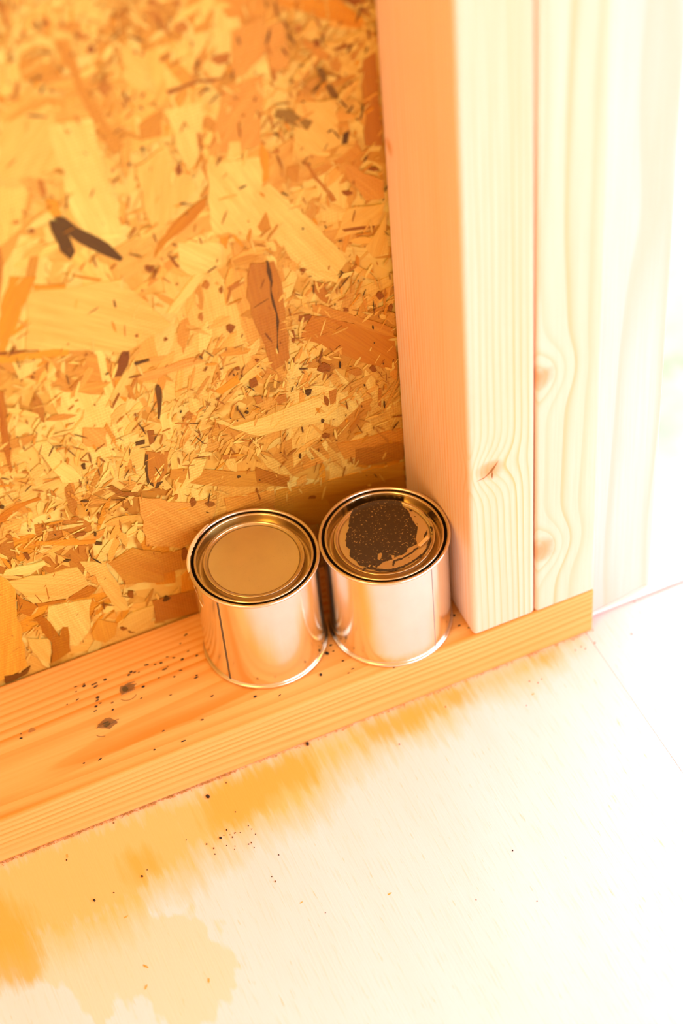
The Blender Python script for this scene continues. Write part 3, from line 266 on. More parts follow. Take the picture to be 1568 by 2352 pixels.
ALB = .74
def strand_geo(poly, col, depth, thick, tilt=0.0, uvdir=None, jag=.0004):
    """a thin chip lying in the wall plane: poly in (x, z), proud of the board by depth"""
    pts = []
    n = len(poly)
    for i in range(n):
        a = Vector(poly[i]); b = Vector(poly[(i + 1) % n]); L = (b - a).length
        k = max(1, min(6, int(L / .006)))
        for j in range(k):
            p = a.lerp(b, j / k)
            if j: 
                nn = Vector((-(b - a).y, (b - a).x)).normalized(); p = p + nn * rnd.uniform(-jag, jag) * 1.6
            pts.append(p)
    c = sum(pts, Vector((0, 0))) / len(pts)
    if uvdir is None:
        best = max(((p - q) for p in pts for q in pts), key=lambda d: d.length)
        uvdir = best.normalized() if best.length else Vector((1, 0))
    vd = Vector((-uvdir.y, uvdir.x)); off = (rnd.uniform(0, 9), rnd.uniform(0, 9))
    verts, uvs = [], []
    for ring, dy in ((0, -depth), (1, -depth + thick)):
        for p in pts:
            verts.append((p.x, .0011 + dy + (p - c).x * tilt, p.y))
            uvs.append(((p - c).dot(uvdir) + off[0], (p - c).dot(vd) + off[1]))
    m_ = len(pts)
    faces = [list(range(m_))] + [[i, i + m_, (i + 1) % m_ + m_, (i + 1) % m_] for i in range(m_)]
    return verts, faces, uvs

def poly_area2(p): return sum(p[i][0] * p[(i + 1) % len(p)][1] - p[(i + 1) % len(p)][0] * p[i][1] for i in range(len(p)))
def ccw(p): return p if poly_area2(p) > 0 else p[::-1]

def random_chip(cx, cz, L, w, ang, tp=(.55, 1)):
    d = Vector((math.cos(ang), math.sin(ang))); e = Vector((-d.y, d.x)); c = Vector((cx, cz))
    s1, s2 = rnd.uniform(-.4, .4), rnd.uniform(-.4, .4); t1, t2 = rnd.uniform(*tp), rnd.uniform(*tp)
    P = [(-.5 + s1 * w / L, -.5 * t1), (-.1, -.5), (.25, -.5), (.5 + s2 * w / L, -.5 * t2), (.5 - s2 * w / L, .5 * t2), (.2, .5), (-.2, .5), (-.5 - s1 * w / L, .5 * t1)]
    return ccw([tuple(c + d * (L * u) + e * (w * v * rnd.uniform(.85, 1.12))) for u, v in P])

PALETTE = [((255, 214, 128), 5), ((253, 202, 112), 6), ((249, 188, 96), 6), ((243, 176, 84), 5), ((232, 158, 66), 3), ((224, 144, 58), 2), ((238, 156, 40), 1.5), ((200, 118, 42), .8)]
def pick(pal):
    r = rnd.uniform(0, sum(w for _, w in pal))
    for c, w in pal:
        r -= w
        if r <= 0: return c
    return pal[-1][0]
def jit(c, k=.07):
    f = 1 + rnd.uniform(-k, k); return tuple(v * f for v in c)

VX0, VX1, VZ0, VZ1 = -.17, X0 + .004, .036, .56
def add_strand(poly, col, depth, thick, **kw):
    poly = ccw([tuple(p) for p in poly])
    v, f, u = strand_geo(poly, col, depth, thick, **kw)
    o = mesh_obj('strand', v, f, M_strand, wall_back, uvs=u, cols=[col] * len(v))
    return o
# 1: broad pale strands that make up the face
depth = .0002
nb = 0
for k in range(104):
    gx, gz = k % 8, k // 8
    cx = VX0 + (gx + rnd.uniform(.05, .95)) * (VX1 - VX0) / 8; cz = VZ0 + (gz + rnd.uniform(.05, .95)) * (VZ1 - VZ0) / 14
    L = rnd.uniform(.045, .11); w = rnd.uniform(.014, .034)
    ang = rnd.choice([0, math.pi / 2, rnd.uniform(0, math.pi), rnd.uniform(0, math.pi)]) + rnd.uniform(-.25, .25)
    poly = [(min(x, VX1 - .0002), max(z, VZ0)) for x, z in random_chip(cx, cz, L, w, ang)]
    depth += .0000045
    add_strand(poly, jit(lin(pick(PALETTE), ALB)), depth, depth, tilt=rnd.uniform(-.002, .002))
# 2: the strands one can recognise; tan ones behind the cans also carry painted shade
depth = .00078
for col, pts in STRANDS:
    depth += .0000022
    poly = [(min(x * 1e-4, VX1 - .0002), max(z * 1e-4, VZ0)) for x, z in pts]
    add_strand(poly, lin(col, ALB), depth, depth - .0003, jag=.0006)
def pip(x, y, P):
    c = False; j = len(P) - 1
    for i in range(len(P)):
        if (P[i][1] > y) != (P[j][1] > y) and x < (P[j][0] - P[i][0]) * (y - P[i][1]) / (P[j][1] - P[i][1]) + P[i][0]: c = not c
        j = i
    return c
# 3: the many small slivers between them
sv, sf, su, sc = [], [], [], []
KEEP = []
for col, pts in STRANDS:
    q = [(a * 1e-4, b * 1e-4) for a, b in pts]; KEEP.append(((min(p[0] for p in q), max(p[0] for p in q), min(p[1] for p in q), max(p[1] for p in q)), q))
def add_bits(n, Lr, wr, pal, d0, d1, dens):
    for k in range(n):
        for tr in range(6):
            x = rnd.uniform(VX0, VX1 - .002); z = rnd.uniform(VZ0 + .002, VZ1)
            if rnd.random() < dens(x, z) and (d0 < .001 or rnd.random() < .3 or not any(bb[0] < x < bb[1] and bb[2] < z < bb[3] and pip(x, z, q) for bb, q in KEEP)): break
        else: continue
        L = rnd.uniform(*Lr) * rnd.uniform(.6, 1); w = rnd.uniform(*wr)
        poly = random_chip(x, z, L, w, rnd.uniform(0, math.pi) if rnd.random() < .6 else rnd.gauss(1.2, .5), (.1, .7))
        c = jit(lin(pick(pal), ALB), .12); d = d0 + (d1 - d0) * k / n
        v, f, u = strand_geo(poly, c, d, .0002, jag=.0002)
        o = len(sv); sv.extend(v); su.extend(u); sc.extend([c] * len(v)); sf.extend([[i + o for i in q] for q in f])
def zone(x, z):
    """fine chips gather in a band across the lower half and at the top left"""
    b = .30 + .5 * noise.noise(Vector((x * 14, z * 14, 1.7)))
    b += .75 * math.exp(-((z - .185 - .12 * x) / .045) ** 2)
    b += .35 * math.exp(-((z - .085) / .03) ** 2) * (x < .0) + .35 * (z > .36) + .25 * (x > .12)
    return max(.04, min(1, b))
add_bits(1000, (.010, .034), (.0016, .007), PALETTE, .00062, .00076, lambda x, z: .4 + zone(x, z))
add_bits(2600, (.003, .013), (.0004, .0020), PALETTE, .00105, .00113, zone)
DARK = [((205, 120, 42), 5), ((180, 98, 26), 4), ((150, 78, 16), 3), ((110, 58, 10), 2.4), ((70, 38, 8), 1)]
add_bits(1100, (.0025, .011), (.00025, .0011), DARK, .00114, .00122, zone)
add_bits(800, (.0008, .003), (.0003, .0009), DARK, .00122, .00128, lambda x, z: .5 * zone(x, z))
bits = mesh_obj('strand_bits', sv, sf, M_strand, wall_back, uvs=su, cols=sc); bits['kind'] = 'stuff'

# ------------------------------------------------------------------ floor
def sdist(x, y, P):
    best = 1e9
    for i in range(len(P)):
        ax, ay = P[i]; bx, by = P[(i + 1) % len(P)]
        dx, dy = bx - ax, by - ay; t = max(0, min(1, ((x - ax) * dx + (y - ay) * dy) / (dx * dx + dy * dy + 1e-12)))
        best = min(best, math.hypot(x - ax - t * dx, y - ay - t * dy))
    return best if pip(x, y, P) else -best

def plywood_material():
    t = NT('plywood'); ob = t.coord()
    at = t.n('ShaderNodeAttribute', attribute_name='tint').outputs['Color']
    ch = t.n('ShaderNodeSeparateColor'); t.l(at, ch.inputs[0])
    streak = t.noise(t.scale(ob, (210, 22, 1)), 1, 4, .65)
    fine = t.noise(t.scale(ob, (900, 45, 1)), 1, 3, .6)
    soft = t.noise(t.scale(ob, (26, 5, 1)), 1, 3, .55, .6)
    col = t.mix(t.ramp(soft, [(.35, 0), (.7, 1)]), (.87, .73, .76), (.86, .70, .70))
    col = t.mix(t.ramp(fine, [(.55, 0), (.78, .5)]), col, (.78, .55, .36))
    short = t.noise(t.scale(ob, (420, 60, 1)), 1, 2, .5)
    col = t.mix(t.ramp(short, [(.68, 0), (.76, .55)]), col, (.74, .46, .2))
    jitter = t.math('MULTIPLY', t.math('SUBTRACT', streak, .5), 1.1)
    wander = t.math('MULTIPLY', t.math('SUBTRACT', t.noise(t.scale(ob, (38, 22, 1)), 1, 3, .6), .5), 1.5)
    for sock, lo, hi, c, k in ((ch.outputs[2], .45, .55, (.87, .60, .32), .55), (ch.outputs[1], .15, .85, (.87, .50, .15), .92), (ch.outputs[0], .30, .66, (.84, .39, .045), .70)):
        m_ = t.ramp(t.math('ADD', t.math('ADD', sock, wander if k == .55 else t.math('MULTIPLY', wander, .4)), t.math('MULTIPLY', jitter, .3 if k == .55 else .75)), [(lo, 0), (hi, k)])
        col = t.mix(m_, col, c)
    t.bump(t.math('ADD', fine, t.math('MULTIPLY', streak, .5)), .0002, .5)
    return t.out(col, .5, 0, .25)
M_ply = plywood_material()
M_sub = plain('subfloor', (.5, .33, .15), .8)
M_gap = plain('joint_dark', (.25, .14, .05), .9)
floor = struct('floor', box_bm(rx0 - .012, rx1 + .012, ry0 - .012, .0121, -.05, -.012), M_sub)

def sheet(x0, x1, y0, y1, fx, fy):
    """a plywood sheet; a finer grid in the part that shows carries the stain field"""
    def axis(a, b, f0, f1, st):
        pts = [a]; 
        if f0 > a: pts.append(f0)
        n = max(1, int((f1 - max(a, f0)) / st))
        pts += [max(a, f0) + (f1 - max(a, f0)) * i / n for i in range(1, n + 1)]
        if b > f1: pts.append(b)
        return pts
    xs = axis(x0, x1, *fx); ys = axis(y0, y1, *fy)
    verts, cols = [], []
    P = [(k, [(a * 1e-4, b * 1e-4) for a, b in q]) for k, q in STAINS]
    for y in ys:
        for x in xs:
            val = {'deep': -1, 'light': -1, 'faint': -1}
            if -.24 < x < .3 and -.40 < y < -.08:
                for k, q in P: val[k] = max(val[k], sdist(x, y, q))
            verts.append((x, y, 0)); cols.append(tuple(max(0, min(1, .5 + val[k] / w)) for k, w in (('deep', .030), ('light', .045), ('faint', .030))))
    nx = len(xs); top = len(verts)
    faces = [[j * nx + i, j * nx + i + 1, (j + 1) * nx + i + 1, (j + 1) * nx + i] for j in range(len(ys) - 1) for i in range(nx - 1)]
    border = [i for i in range(nx)] + [j * nx + nx - 1 for j in range(1, len(ys))] + [(len(ys) - 1) * nx + i for i in range(nx - 2, -1, -1)] + [j * nx for j in range(len(ys) - 2, 0, -1)]
    for i in border: verts.append((verts[i][0], verts[i][1], -.012)); cols.append((0, 0, 0))
    nb_ = len(border)
    faces += [[border[i], top + i, top + (i + 1) % nb_, border[(i + 1) % nb_]] for i in range(nb_)]
    return mesh_obj('plywood_sheet', verts, faces, M_ply, floor, cols=cols)
SEAM = .2526
sheet(rx0, SEAM - .00013, ry0, .0121, (-.22, SEAM - .00013, .003), (-.40, -.088, .003))
sheet(SEAM + .00013, rx1, ry0, .0121, (SEAM + .00013, .30, .004), (-.40, -.02, .004))

# ------------------------------------------------------------------ timber framing
M_sill = timber('pine_sill', 0, (-.066, -.012), .0036, (.86, .49, .165), (.66, .24, .028), .009, .45, blotch=(.80, .35, .07), band=(1.7 - .088, -.0760, 1.7 + .052, -.0665, .0052))
sill_x0 = rx0
sill = bm_obj('sill_plate', box_bm(0, X2 - sill_x0 - .0002, -PD, 0, 0, PH, .0016), M_sill, loc=(sill_x0, 0, 0), smooth=False)
tag(sill, 'orange pine sill plate lying along the foot of the chipboard wall, cans standing on it', 'sill plate')

SP_E, SP_L = (.86, .70, .59), (.84, .48, .21)
M_stud1 = timber('spruce_stud', 2, (-.02, -.115), .0034, SP_E, SP_L, .005, .6, knots=[((.0126, -PD, .1357), .009), ((0, -.0076, .302), .006)])
M_stud2 = timber('spruce_stud_next', 2, (.06, .02), .0042, SP_E, (.86, .50, .28), .007, .6, knots=[((.001, -PD, .1914), .010), ((.003, -PD, .054), .011)])
M_jamb = timber('spruce_jamb', 2, (.03, .09), .0038, (.87, .65, .60), (.85, .53, .38), .006, .6)
s1 = bm_obj('wall_stud', box_bm(0, X1 - X0 - .0003, -PD, 0, 0, rz1 - PH, .0028, 4), M_stud1, loc=(X0, 0, PH))
tag(s1, 'pale spruce wall stud nearest the cans, with a cracked knot low on its front', 'stud')
s2 = bm_obj('wall_stud', box_bm(.0004, X2 - X1 - .0002, -PD, 0, 0, rz1 - PH, .0022, 4), M_stud2, loc=(X1, 0, PH))
tag(s2, 'pale spruce wall stud at the end of the sill plate, between the other upright timbers', 'stud')
ja = math.atan2(.00443, .0397)
jb = bm_obj('jamb_board', box_bm(0, .0477, 0, .022, 0, DOOR[2] - .004, .0012), M_jamb, loc=(.2578, -.0833, .0042))
jb.rotation_euler.z = ja
tag(jb, 'whitish spruce jamb board at the door opening, standing on the white threshold', 'jamb')

# threshold sheet with its screw
M_white = plain('white_coated_metal', (.86, .86, .85), .4)
M_steel = plain('screw_steel', (.75, .75, .74), .3, 1)
M_recess = plain('screw_recess', (.08, .10, .12), .6)
th = empty('threshold', (.2578, -.0835, 0))
tag(th, 'white sheet metal threshold lying in the door opening beside the jamb board', 'threshold')
bm_obj('sheet', box_bm(0, DOOR[1] - .2578, 0, .0805, .0016, .0040, .0006), M_white, th)
bm_obj('backing_strip', box_bm(.001, DOOR[1] - .2588, .004, .0795, .0001, .0016), M_gap, th)
def disc_lathe(name, prof, mat, parent, loc, seg=28):
    v, f = [], []
    for r, z in prof:
        for k in range(seg):
            a = 2 * math.pi * k / seg; v.append((r * math.cos(a), r * math.sin(a), z))
    for i in range(len(prof) - 1):
        for k in range(seg):
            f.append([i * seg + k, i * seg + (k + 1) % seg, (i + 1) * seg + (k + 1) % seg, (i + 1) * seg + k])
    f.append([(len(prof) - 1) * seg + k for k in range(seg)])
    return mesh_obj(name, v, f, mat, parent, loc, smooth=True)
for sx_ in (.3379, .72, 1.08):
    sc_ = disc_lathe('screw', [(.0034, 0), (.0034, .0004), (.0026, .0013), (.0012, .0018)], M_white if sx_ < .5 else M_steel, th, (sx_ - .2578, -.0347 + .0835, .0040))
    bm_obj('recess', box_bm(-.0009, .0009, -.0009, .0009, .0017, .00195), M_recess, sc_)

# small breaks in the timber
M_crack = plain('crack_brown', (.30, .13, .03), .9)
M_knot = plain('knot_brown', (.42, .19, .05), .8)
M_nail = plain('nail_steel', (.22, .20, .17), .45, 1)
M_fibre = plain('torn_fibre', (.30, .15, .05), .9)
def flake(name, pts, mat, parent, frame, thick=.0003):
    """small prism from a 2-d outline; frame(u, v, h) gives the local position"""
    n = len(pts); v = [frame(a, b, thick) for a, b in pts] + [frame(a, b, -.0002) for a, b in pts]
    f = [list(range(n))] + [[i, i + n, (i + 1) % n + n, (i + 1) % n] for i in range(n)]
    return mesh_obj(name, v, f, mat, parent)
fr1 = lambda a, b, h: (.0126 + a, -PD - h, .1357 + b)
for pts in ([(-.004, -.0045), (-.001, -.0032), (.002, -.001), (.0045, .0035), (.0052, .0052), (.0032, .003), (.0008, .0005), (-.001, -.0018)],
            [(.0012, -.0005), (.0018, -.004), (.0012, -.0075), (.0006, -.0045)],
            [(-.0085, -.005), (-.004, -.0048), (-.0015, -.0032), (-.004, -.0040)]):
    flake('knot_crack', pts, M_crack, s1, fr1, .00004)
# nails driven into the sill, fibres torn around them
def onsill(cx, cy): return lambda a, b, h: (cx - sill_x0 + a, cy + b, PH + h)
for i, (nx_, ny_) in enumerate(((-.022, -.036), (-.0404, -.0553), (-.0817, -.0399))):
    rad = (.0046, .0052, .0022)[i]
    pts = [(rad * rnd.uniform(.7, 1.15) * math.cos(k * math.pi / 6) * 1.15, rad * rnd.uniform(.7, 1.1) * math.sin(k * math.pi / 6) * .8) for k in range(12)]
    h_ = flake('nail_hole', pts, M_fibre if i < 2 else M_knot, sill, onsill(nx_, ny_), .00012)
    if i < 2:
        q = [(rad * .42 * math.cos(k * math.pi / 5) - rad * .15, rad * .42 * math.sin(k * math.pi / 5)) for k in range(10)]
        flake('nail_head', q, M_nail, h_, onsill(nx_, ny_), .0003)
        for k in range(7):
            a0 = rnd.uniform(0, 6.28); r0 = rad * rnd.uniform(.6, 1.0); L = rnd.uniform(.0015, .004)
            cx_, cy_ = r0 * math.cos(a0), r0 * .8 * math.sin(a0)
            flake('torn_fibre', [(cx_ - L, cy_ - .0003), (cx_ + L, cy_), (cx_ - L * .2, cy_ + .0005)], (M_fibre, M_crack)[k % 2], h_, onsill(nx_, ny_), .0005 + .0003 * rnd.random())
    if i < 2:
        ddx, ddy = ((-.0006, -.008), (-.0036, -.0072))[i]; R0 = .0055
        arc = [math.radians(200 + 130 * k / 8) for k in range(9)]
        if i: arc = arc[:5]
        pts = [(ddx + R0 * math.cos(a), ddy + .0035 + R0 * .8 * math.sin(a)) for a in arc] + [(ddx + R0 * .9 * math.cos(a), ddy + .0035 + R0 * .70 * math.sin(a)) for a in reversed(arc)]
        flake('hammer_dent', pts, M_fibre, sill, onsill(nx_, ny_), .00004)

# ------------------------------------------------------------------ paint cans
def tin(name, col, rough, scr=.1):
    t = NT(name); ob = t.coord()
    n1 = t.noise(t.scale(ob, (60, 60, 60)), 1, 4, .6); n2 = t.noise(t.scale(ob, (1400, 1400, 1400)), 1, 2)
    c = t.mix(t.ramp(n1, [(.35, 0), (.75, .35)]), col, tuple(v * .82 for v in col))
    c = t.mix(t.ramp(n2, [(.70, 0), (.76, .35)]), c, tuple(v * .5 for v in col))
    r = t.math('ADD', rough, t.math('MULTIPLY', n1, scr))
    return t.out(c, r, 1, .5)
M_body = tin('tinplate_body', (.90, .86, .80), .14, .08)
M_rim = tin('tinplate_rim', (.80, .70, .56), .20, .08)
M_lid = tin('tinplate_lid', (.70, .59, .38), .18, .08)
M_pan = tin('tinplate_panel', (.80, .70, .42), .34, .08)
M_groove = plain('groove_residue_shade', (.10, .065, .03), .5, .6)  # dried paint residue, with the shade of the deep gap painted in
M_seam = plain('weld_line', (.14, .11, .075), .5, .4)
M_seam2 = plain('weld_line_grey', (.36, .33, .29), .45, .5)
CR_, CH = .0379, .0757
def lathe(name, prof, mat, parent, seg=96, cap=False):
    v, f = [], []
    for r, z in prof:
        for k in range(seg):
            a = 2 * math.pi * k / seg; v.append((r * math.cos(a), r * math.sin(a), z))
    for i in range(len(prof) - 1):
        for k in range(seg):
            f.append([i * seg + k, i * seg + (k + 1) % seg, (i + 1) * seg + (k + 1) % seg, (i + 1) * seg + k])
    if cap: f.append([(len(prof) - 1) * seg + k for k in range(seg)])
    return mesh_obj(name, v, f, mat, parent, smooth=True)
def arcp(cx, cz, r, a0, a1, n): return [(cx + r * math.cos(math.radians(a0 + (a1 - a0) * i / n)), cz + r * math.sin(math.radians(a0 + (a1 - a0) * i / n))) for i in range(n + 1)]
LID = [(.0344, -.0050), (.0344, -.0014)] + arcp(.0336, -.0012, .0008, 0, 180, 8) + [(.0327, -.0022), (.0326, -.0076), (.0322, -.0082), (.0302, -.0082), (.0297, -.0076), (.0294, -.0034)] + arcp(.0284, -.0030, .0010, 165, 40, 6) + [(.0283, -.0023), (.0275, -.0026), (.0267, -.0031), (.0260, -.0033), (.0250, -.00335), (.012, -.0032)]
LID2 = []
def lid_z(r):
    P = [(r_, z_) for r_, z_ in LID if r_ < .0325]; P.sort()
    if r <= P[0][0]: return P[0][1]
    for a, b in zip(P, P[1:]):
        if a[0] <= r <= b[0]: return a[1] + (b[1] - a[1]) * (r - a[0]) / max(1e-9, b[0] - a[0])
    return P[-1][1]
def paint_can(loc, seam_deg, seam_w, seam_mat, label):
    t = empty('paint_can', loc); tag(t, label, 'paint can', 'paint cans on the sill plate')
    br = CR_ - .0016
    lathe('body', [(br - .0006, .0002), (br, .0018), (br, .012), (br, .038), (br, CH - .005), (br, CH - .0024)], M_body, t)
    lathe('bottom_seam', [(br - .004, .0006), (br - .001, .0)] + arcp(br - .0002, .0013, .0013, -80, 88, 8) + [(br - .0004, .0030)], M_rim, t)
    lathe('rim', [(br - .0002, CH - .0030)] + arcp(CR_ - .00105, CH - .00105, .00105, -100, 180, 12) + [(.0357, CH - .0028)], M_rim, t)
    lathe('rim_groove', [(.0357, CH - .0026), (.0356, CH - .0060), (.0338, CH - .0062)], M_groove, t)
    lid = lathe('lid', [(r, z + CH) for r, z in LID if r > .0259], M_lid, t)
    lathe('lid_panel', [(r, z + CH) for r, z in LID if r < .0268] + [(.00001, CH - .0032)], M_pan, lid)
    a = math.radians(seam_deg); n = 3; v = []
    for z in (.0032, CH - .0032):
        for k in range(n + 1):
            b = a + (k / n - .5) * seam_w / br; v.append(((br + .00008) * math.cos(b), (br + .00008) * math.sin(b), z))
    for z in (.0032, CH - .0032):
        for k in range(n + 1):
            b = a + (k / n - .5) * seam_w / br; v.append(((br - .0003) * math.cos(b), (br - .0003) * math.sin(b), z))
    q = n + 1
    f = [[k, k + 1, q + k + 1, q + k] for k in range(n)] + [[0, q, 3 * q, 2 * q], [n, 2 * q + n, 3 * q + n, q + n]]
    mesh_obj('weld_seam', v, f, seam_mat, t)
    return t, lid
LC, RC = (.0654, -.0392), (.1387, -.0578)
can1, lid1 = paint_can((*LC, PH), -146.6, .0013, M_seam, 'small bare tin paint can with a clean empty lid, farther from the stud')
can2, lid2 = paint_can((*RC, PH), -67.5, .0006, M_seam2, 'small bare tin paint can with dark brown paint dried on its lid, beside the stud')

# dried paint on the second lid
def paint_material():
    t = NT('dried_paint'); ob = t.coord()
    n = t.noise(t.scale(ob, (1, 1, 1)), 900, 2, .5); n2 = t.noise(ob, 2600, 2)
    c = t.mix(t.ramp(n, [(.62, 0), (.70, .8)]), (.060, .032, .009), (.42, .22, .06))
    c = t.mix(t.ramp(n2, [(.64, 0), (.72, .5)]), c, (.22, .10, .03))
    t.bump(n2, .0002, .6)
    return t.out(c, .75, 0, .25)
M_paint = paint_material()
PP = [[(a * 1e-5, b * 1e-5) for a, b in q] for q in PAINT]; HH = [[(a * 1e-5, b * 1e-5) for a, b in q] for q in HOLES]
step = .00028; N = int(.031 / step); idx = {}; pv, pf = [], []
def pvert(i, j):
    if (i, j) not in idx:
        x, y = i * step, j * step; idx[(i, j)] = len(pv); pv.append((x, y, CH + lid_z(math.hypot(x, y)) + .00016))
    return idx[(i, j)]
for i in range(-N, N):
    for j in range(-N, N):
        x, y = (i + .5) * step, (j + .5) * step
        if math.hypot(x, y) > .0305: continue
        w = noise.noise_vector(Vector((x * 520, y * 520, 3))) * .00045
        X, Y = x + w.x, y + w.y
        if any(pip(X, Y, q) for q in PP) and not any(pip(X, Y, q) for q in HH):
            pf.append([pvert(i, j), pvert(i + 1, j), pvert(i + 1, j + 1), pvert(i, j + 1)])
pp = mesh_obj('paint_patch', pv, pf, M_paint, lid2, smooth=True)
pp['label'] = 'dark brown dried paint'
# wood splinter lying in the paint
M_splint = timber('splinter_wood', 0, (0, -.01), .0006, (.88, .56, .22), (.75, .36, .08), .001)
q = [(a * 1e-5, b * 1e-5) for a, b in SPLINTER]
sv_ = [(RC[0] + a, RC[1] + b, PH + CH - .0022 + h) for h in (.0011, .0) for a, b in q]
sp = mesh_obj('wood_splinter', [(v[0] - RC[0] - q[0][0], v[1] - RC[1] - q[0][1], v[2] - PH - CH) for v in sv_], [[0, 1, 2, 3], [7, 6, 5, 4], [0, 4, 5, 1], [1, 5, 6, 2], [2, 6, 7, 3], [3, 7, 4, 0]], M_splint, loc=(RC[0] + q[0][0], RC[1] + q[0][1], PH + CH))
tag(sp, 'pale wood splinter lying on the paint-stained lid', 'splinter')
# torn paper along the first can's rim
M_paper = plain('torn_paper', (.88, .72, .52), .8)
v, f = [], []; nseg = 26
for k in range(nseg + 1):
    a = math.radians(112 + 60 * k / nseg); w = .0019 * (.55 + .5 * rnd.random()) * math.sin(math.pi * (.06 + .9 * k / nseg)) + .0002
    r1 = CR_ + .0002
    for r, z in ((r1, CH - .0018), (r1 + .0001, CH - .0004), (r1 - .0007, CH + .0004), (r1 - .0008 - w, CH + .0005)):
        v.append((r * math.cos(a), r * math.sin(a), z))
for k in range(nseg):
    for j in range(3): f.append([k * 4 + j, k * 4 + j + 1, k * 4 + j + 5, k * 4 + j + 4])
sc1 = mesh_obj('torn_label', v, f, M_paper, can1)
sc1['label'] = 'torn strip of pale paper'
v, f = [], []
for k in range(7):
    a = math.radians(178 + 2.4 * k); z = CH - .004 - .0022 * k; w = .0004 + .0006 * (k > 4)
    r = CR_ - .0008 + .0002 * math.sin(k * 1.7)
    v += [(r * math.cos(a), r * math.sin(a), z + w), (r * math.cos(a), r * math.sin(a), z - w)]
for k in range(6): f.append([2 * k, 2 * k + 1, 2 * k + 3, 2 * k + 2])
mesh_obj('paper_shred', v, f, M_paper, sc1)

# ------------------------------------------------------------------ dirt
M_dirt = plain('dirt_black', (.035, .022, .015), .85)
M_dirt2 = plain('dirt_brown', (.16, .075, .025), .85)
M_chip = plain('sawdust_chip', (.72, .36, .07), .8)
def blob_mesh(name, rx, ry, rz, mat, seed):
    r2 = random.Random(seed); bm = bmesh.new(); bmesh.ops.create_icosphere(bm, subdivisions=1, radius=1)
    for vv in bm.verts:
        k = r2.uniform(.75, 1.15); vv.co = Vector((vv.co.x * rx * k, vv.co.y * ry * k, max(vv.co.z, -.6) * rz * k + rz * .6))
    me = bpy.data.meshes.new(name); bm.to_mesh(me); bm.free(); me.materials.append(mat); return me
def put(name, me, x, y, z, rz, s, label, cat, group):
    o = bpy.data.objects.new(name, me); COL.objects.link(o); o.location = (x, y, z); o.rotation_euler.z = rz; o.scale = (s, s, s)
    tag(o, label, cat, group); return o
fleck = [blob_mesh('dirt_fleck', .00135, .00045, .0003, M_dirt, 3), blob_mesh('dirt_fleck', .0010, .0005, .0003, M_dirt2, 4), blob_mesh('dirt_fleck', .0009, .0006, .0003, M_dirt, 5)]
for i, (x, y) in enumerate(SILL_SPECKS):
    put('dirt_fleck', fleck[i % 3], x * 1e-5, y * 1e-5, PH, rnd.uniform(-.2, .35), rnd.uniform(.75, 1.35), 'tiny dark fleck of dirt on top of the sill plate', 'dirt', 'dirt flecks on the sill plate')
speck = [blob_mesh('dirt_speck', .0006, .0005, .0005, M_dirt, 7), blob_mesh('dirt_speck', .00065, .00045, .0004, M_dirt2, 8), blob_mesh('dirt_speck', .0005, .0005, .0004, M_dirt, 9)]
for i, (x, y) in enumerate(FLOOR_SPECKS):
    put('dirt_speck', speck[i % 3], x * 1e-5, y * 1e-5, 0, rnd.uniform(0, 3), rnd.uniform(.7, 1.15), 'tiny black speck of dirt on the plywood floor', 'dirt', 'dirt specks on the plywood floor')
crumb = blob_mesh('dirt_crumb', .0015, .0011, .0011, M_dirt, 11)
for (x, y), s, lb in zip(SILL_CRUMBS, (1.0, .8, .8, .8), ('black dirt crumb on the sill plate in the gap between the two cans', 'black dirt crumb on the sill plate in front of the gap between the cans', 'black dirt crumb on the sill plate between painted can and stud', 'black dirt crumb against the base of the clean can')):
    put('dirt_crumb', crumb, x * 1e-5, y * 1e-5, PH, rnd.uniform(0, 3), s, lb, 'dirt', 'dirt crumbs')
for (x, y), s, lb in zip(FLOOR_CRUMBS, (1.15, 1.0, .7, .6, .75), ('largest black dirt crumb on the orange stained floor', 'black dirt crumb on the floor against the sill plate', 'black dirt crumb at the edge of the speck cluster on the floor', 'small black dirt crumb on the floor left of the speck cluster', 'lowest black dirt crumb on the pale orange floor')):
    put('dirt_crumb', crumb, x * 1e-5, y * 1e-5, 0, rnd.uniform(0, 3), s, lb, 'dirt', 'dirt crumbs')
chip = blob_mesh('wood_chip', .0019, .0006, .0005, M_chip, 13)
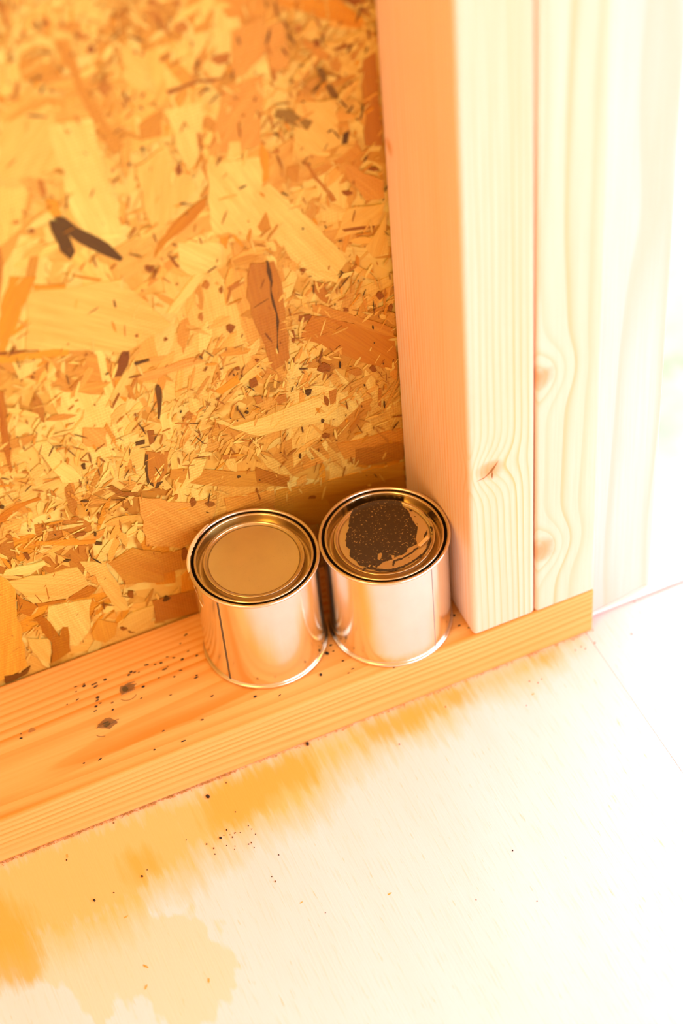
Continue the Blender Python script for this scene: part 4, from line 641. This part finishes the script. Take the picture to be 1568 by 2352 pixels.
for i, (x, y) in enumerate(CHIPS):
    put('wood_chip', chip, x * 1e-5, y * 1e-5, 0, (-.9, .9, .2, 1.2, .1, 1.3, .3, .2)[i], (1.1, .9, .6, .9, .6, .8, .8, .8)[i], 'small orange wood chip on the floor, ' + ('largest of those near the bottom left corner', 'just below the largest chip', 'alone in the middle of the pale floor', 'leaning right, low on the pale floor', 'on the bright floor below the studs', 'close to the left end of the sill plate', 'between sill plate and bottom left corner', 'alone on the white part of the floor')[i], 'wood chip', 'wood chips on the floor')
# sawdust caught along the foot of the sill plate
dv, df = [], []
for k in range(900):
    x = rnd.uniform(-.22, X2) if rnd.random() < .35 else rnd.uniform(-.22, .02)
    y = -PD - abs(rnd.gauss(0, .0007)); L = rnd.uniform(.0003, .0011); a = rnd.uniform(0, 6.28); w = rnd.uniform(.00012, .0003)
    d = Vector((math.cos(a), math.sin(a), rnd.uniform(-.2, .5))).normalized() * L; e = Vector((-math.sin(a), math.cos(a), 0)) * w; c = Vector((x, y, .0003 + rnd.random() * .0006))
    o = len(dv); dv += [c - d - e, c + d, c - d + e, c + Vector((0, 0, w * 1.6))]
    df += [[o, o + 1, o + 3], [o + 1, o + 2, o + 3], [o + 2, o, o + 3], [o, o + 2, o + 1]]
sd = mesh_obj('sawdust', dv, df, M_dirt2)
sd.data.materials[0] = plain('sawdust', (.50, .24, .06), .9)
tag(sd, 'fine sawdust caught along the foot of the sill plate', 'sawdust', kind='stuff')

# ------------------------------------------------------------------ outside
def ground_material():
    t = NT('yard_ground'); ob = t.coord()
    n = t.noise(ob, 5, 4, .6); n2 = t.noise(ob, 40, 3)
    c = t.mix(t.ramp(n, [(.4, 0), (.6, 1)]), (.42, .41, .38), (.26, .32, .16))
    c = t.mix(t.ramp(n2, [(.35, .0), (.7, .6)]), c, (.52, .50, .46))
    return t.out(c, .9, 0, .1)
M_ground = ground_material()
bm = bmesh.new(); bmesh.ops.create_grid(bm, x_segments=60, y_segments=60, size=12)
for vv in bm.verts: vv.co.z = -.30 + .03 * noise.noise(vv.co * 1.3)
g = bm_obj('ground', bm, M_ground); g['kind'] = 'structure'
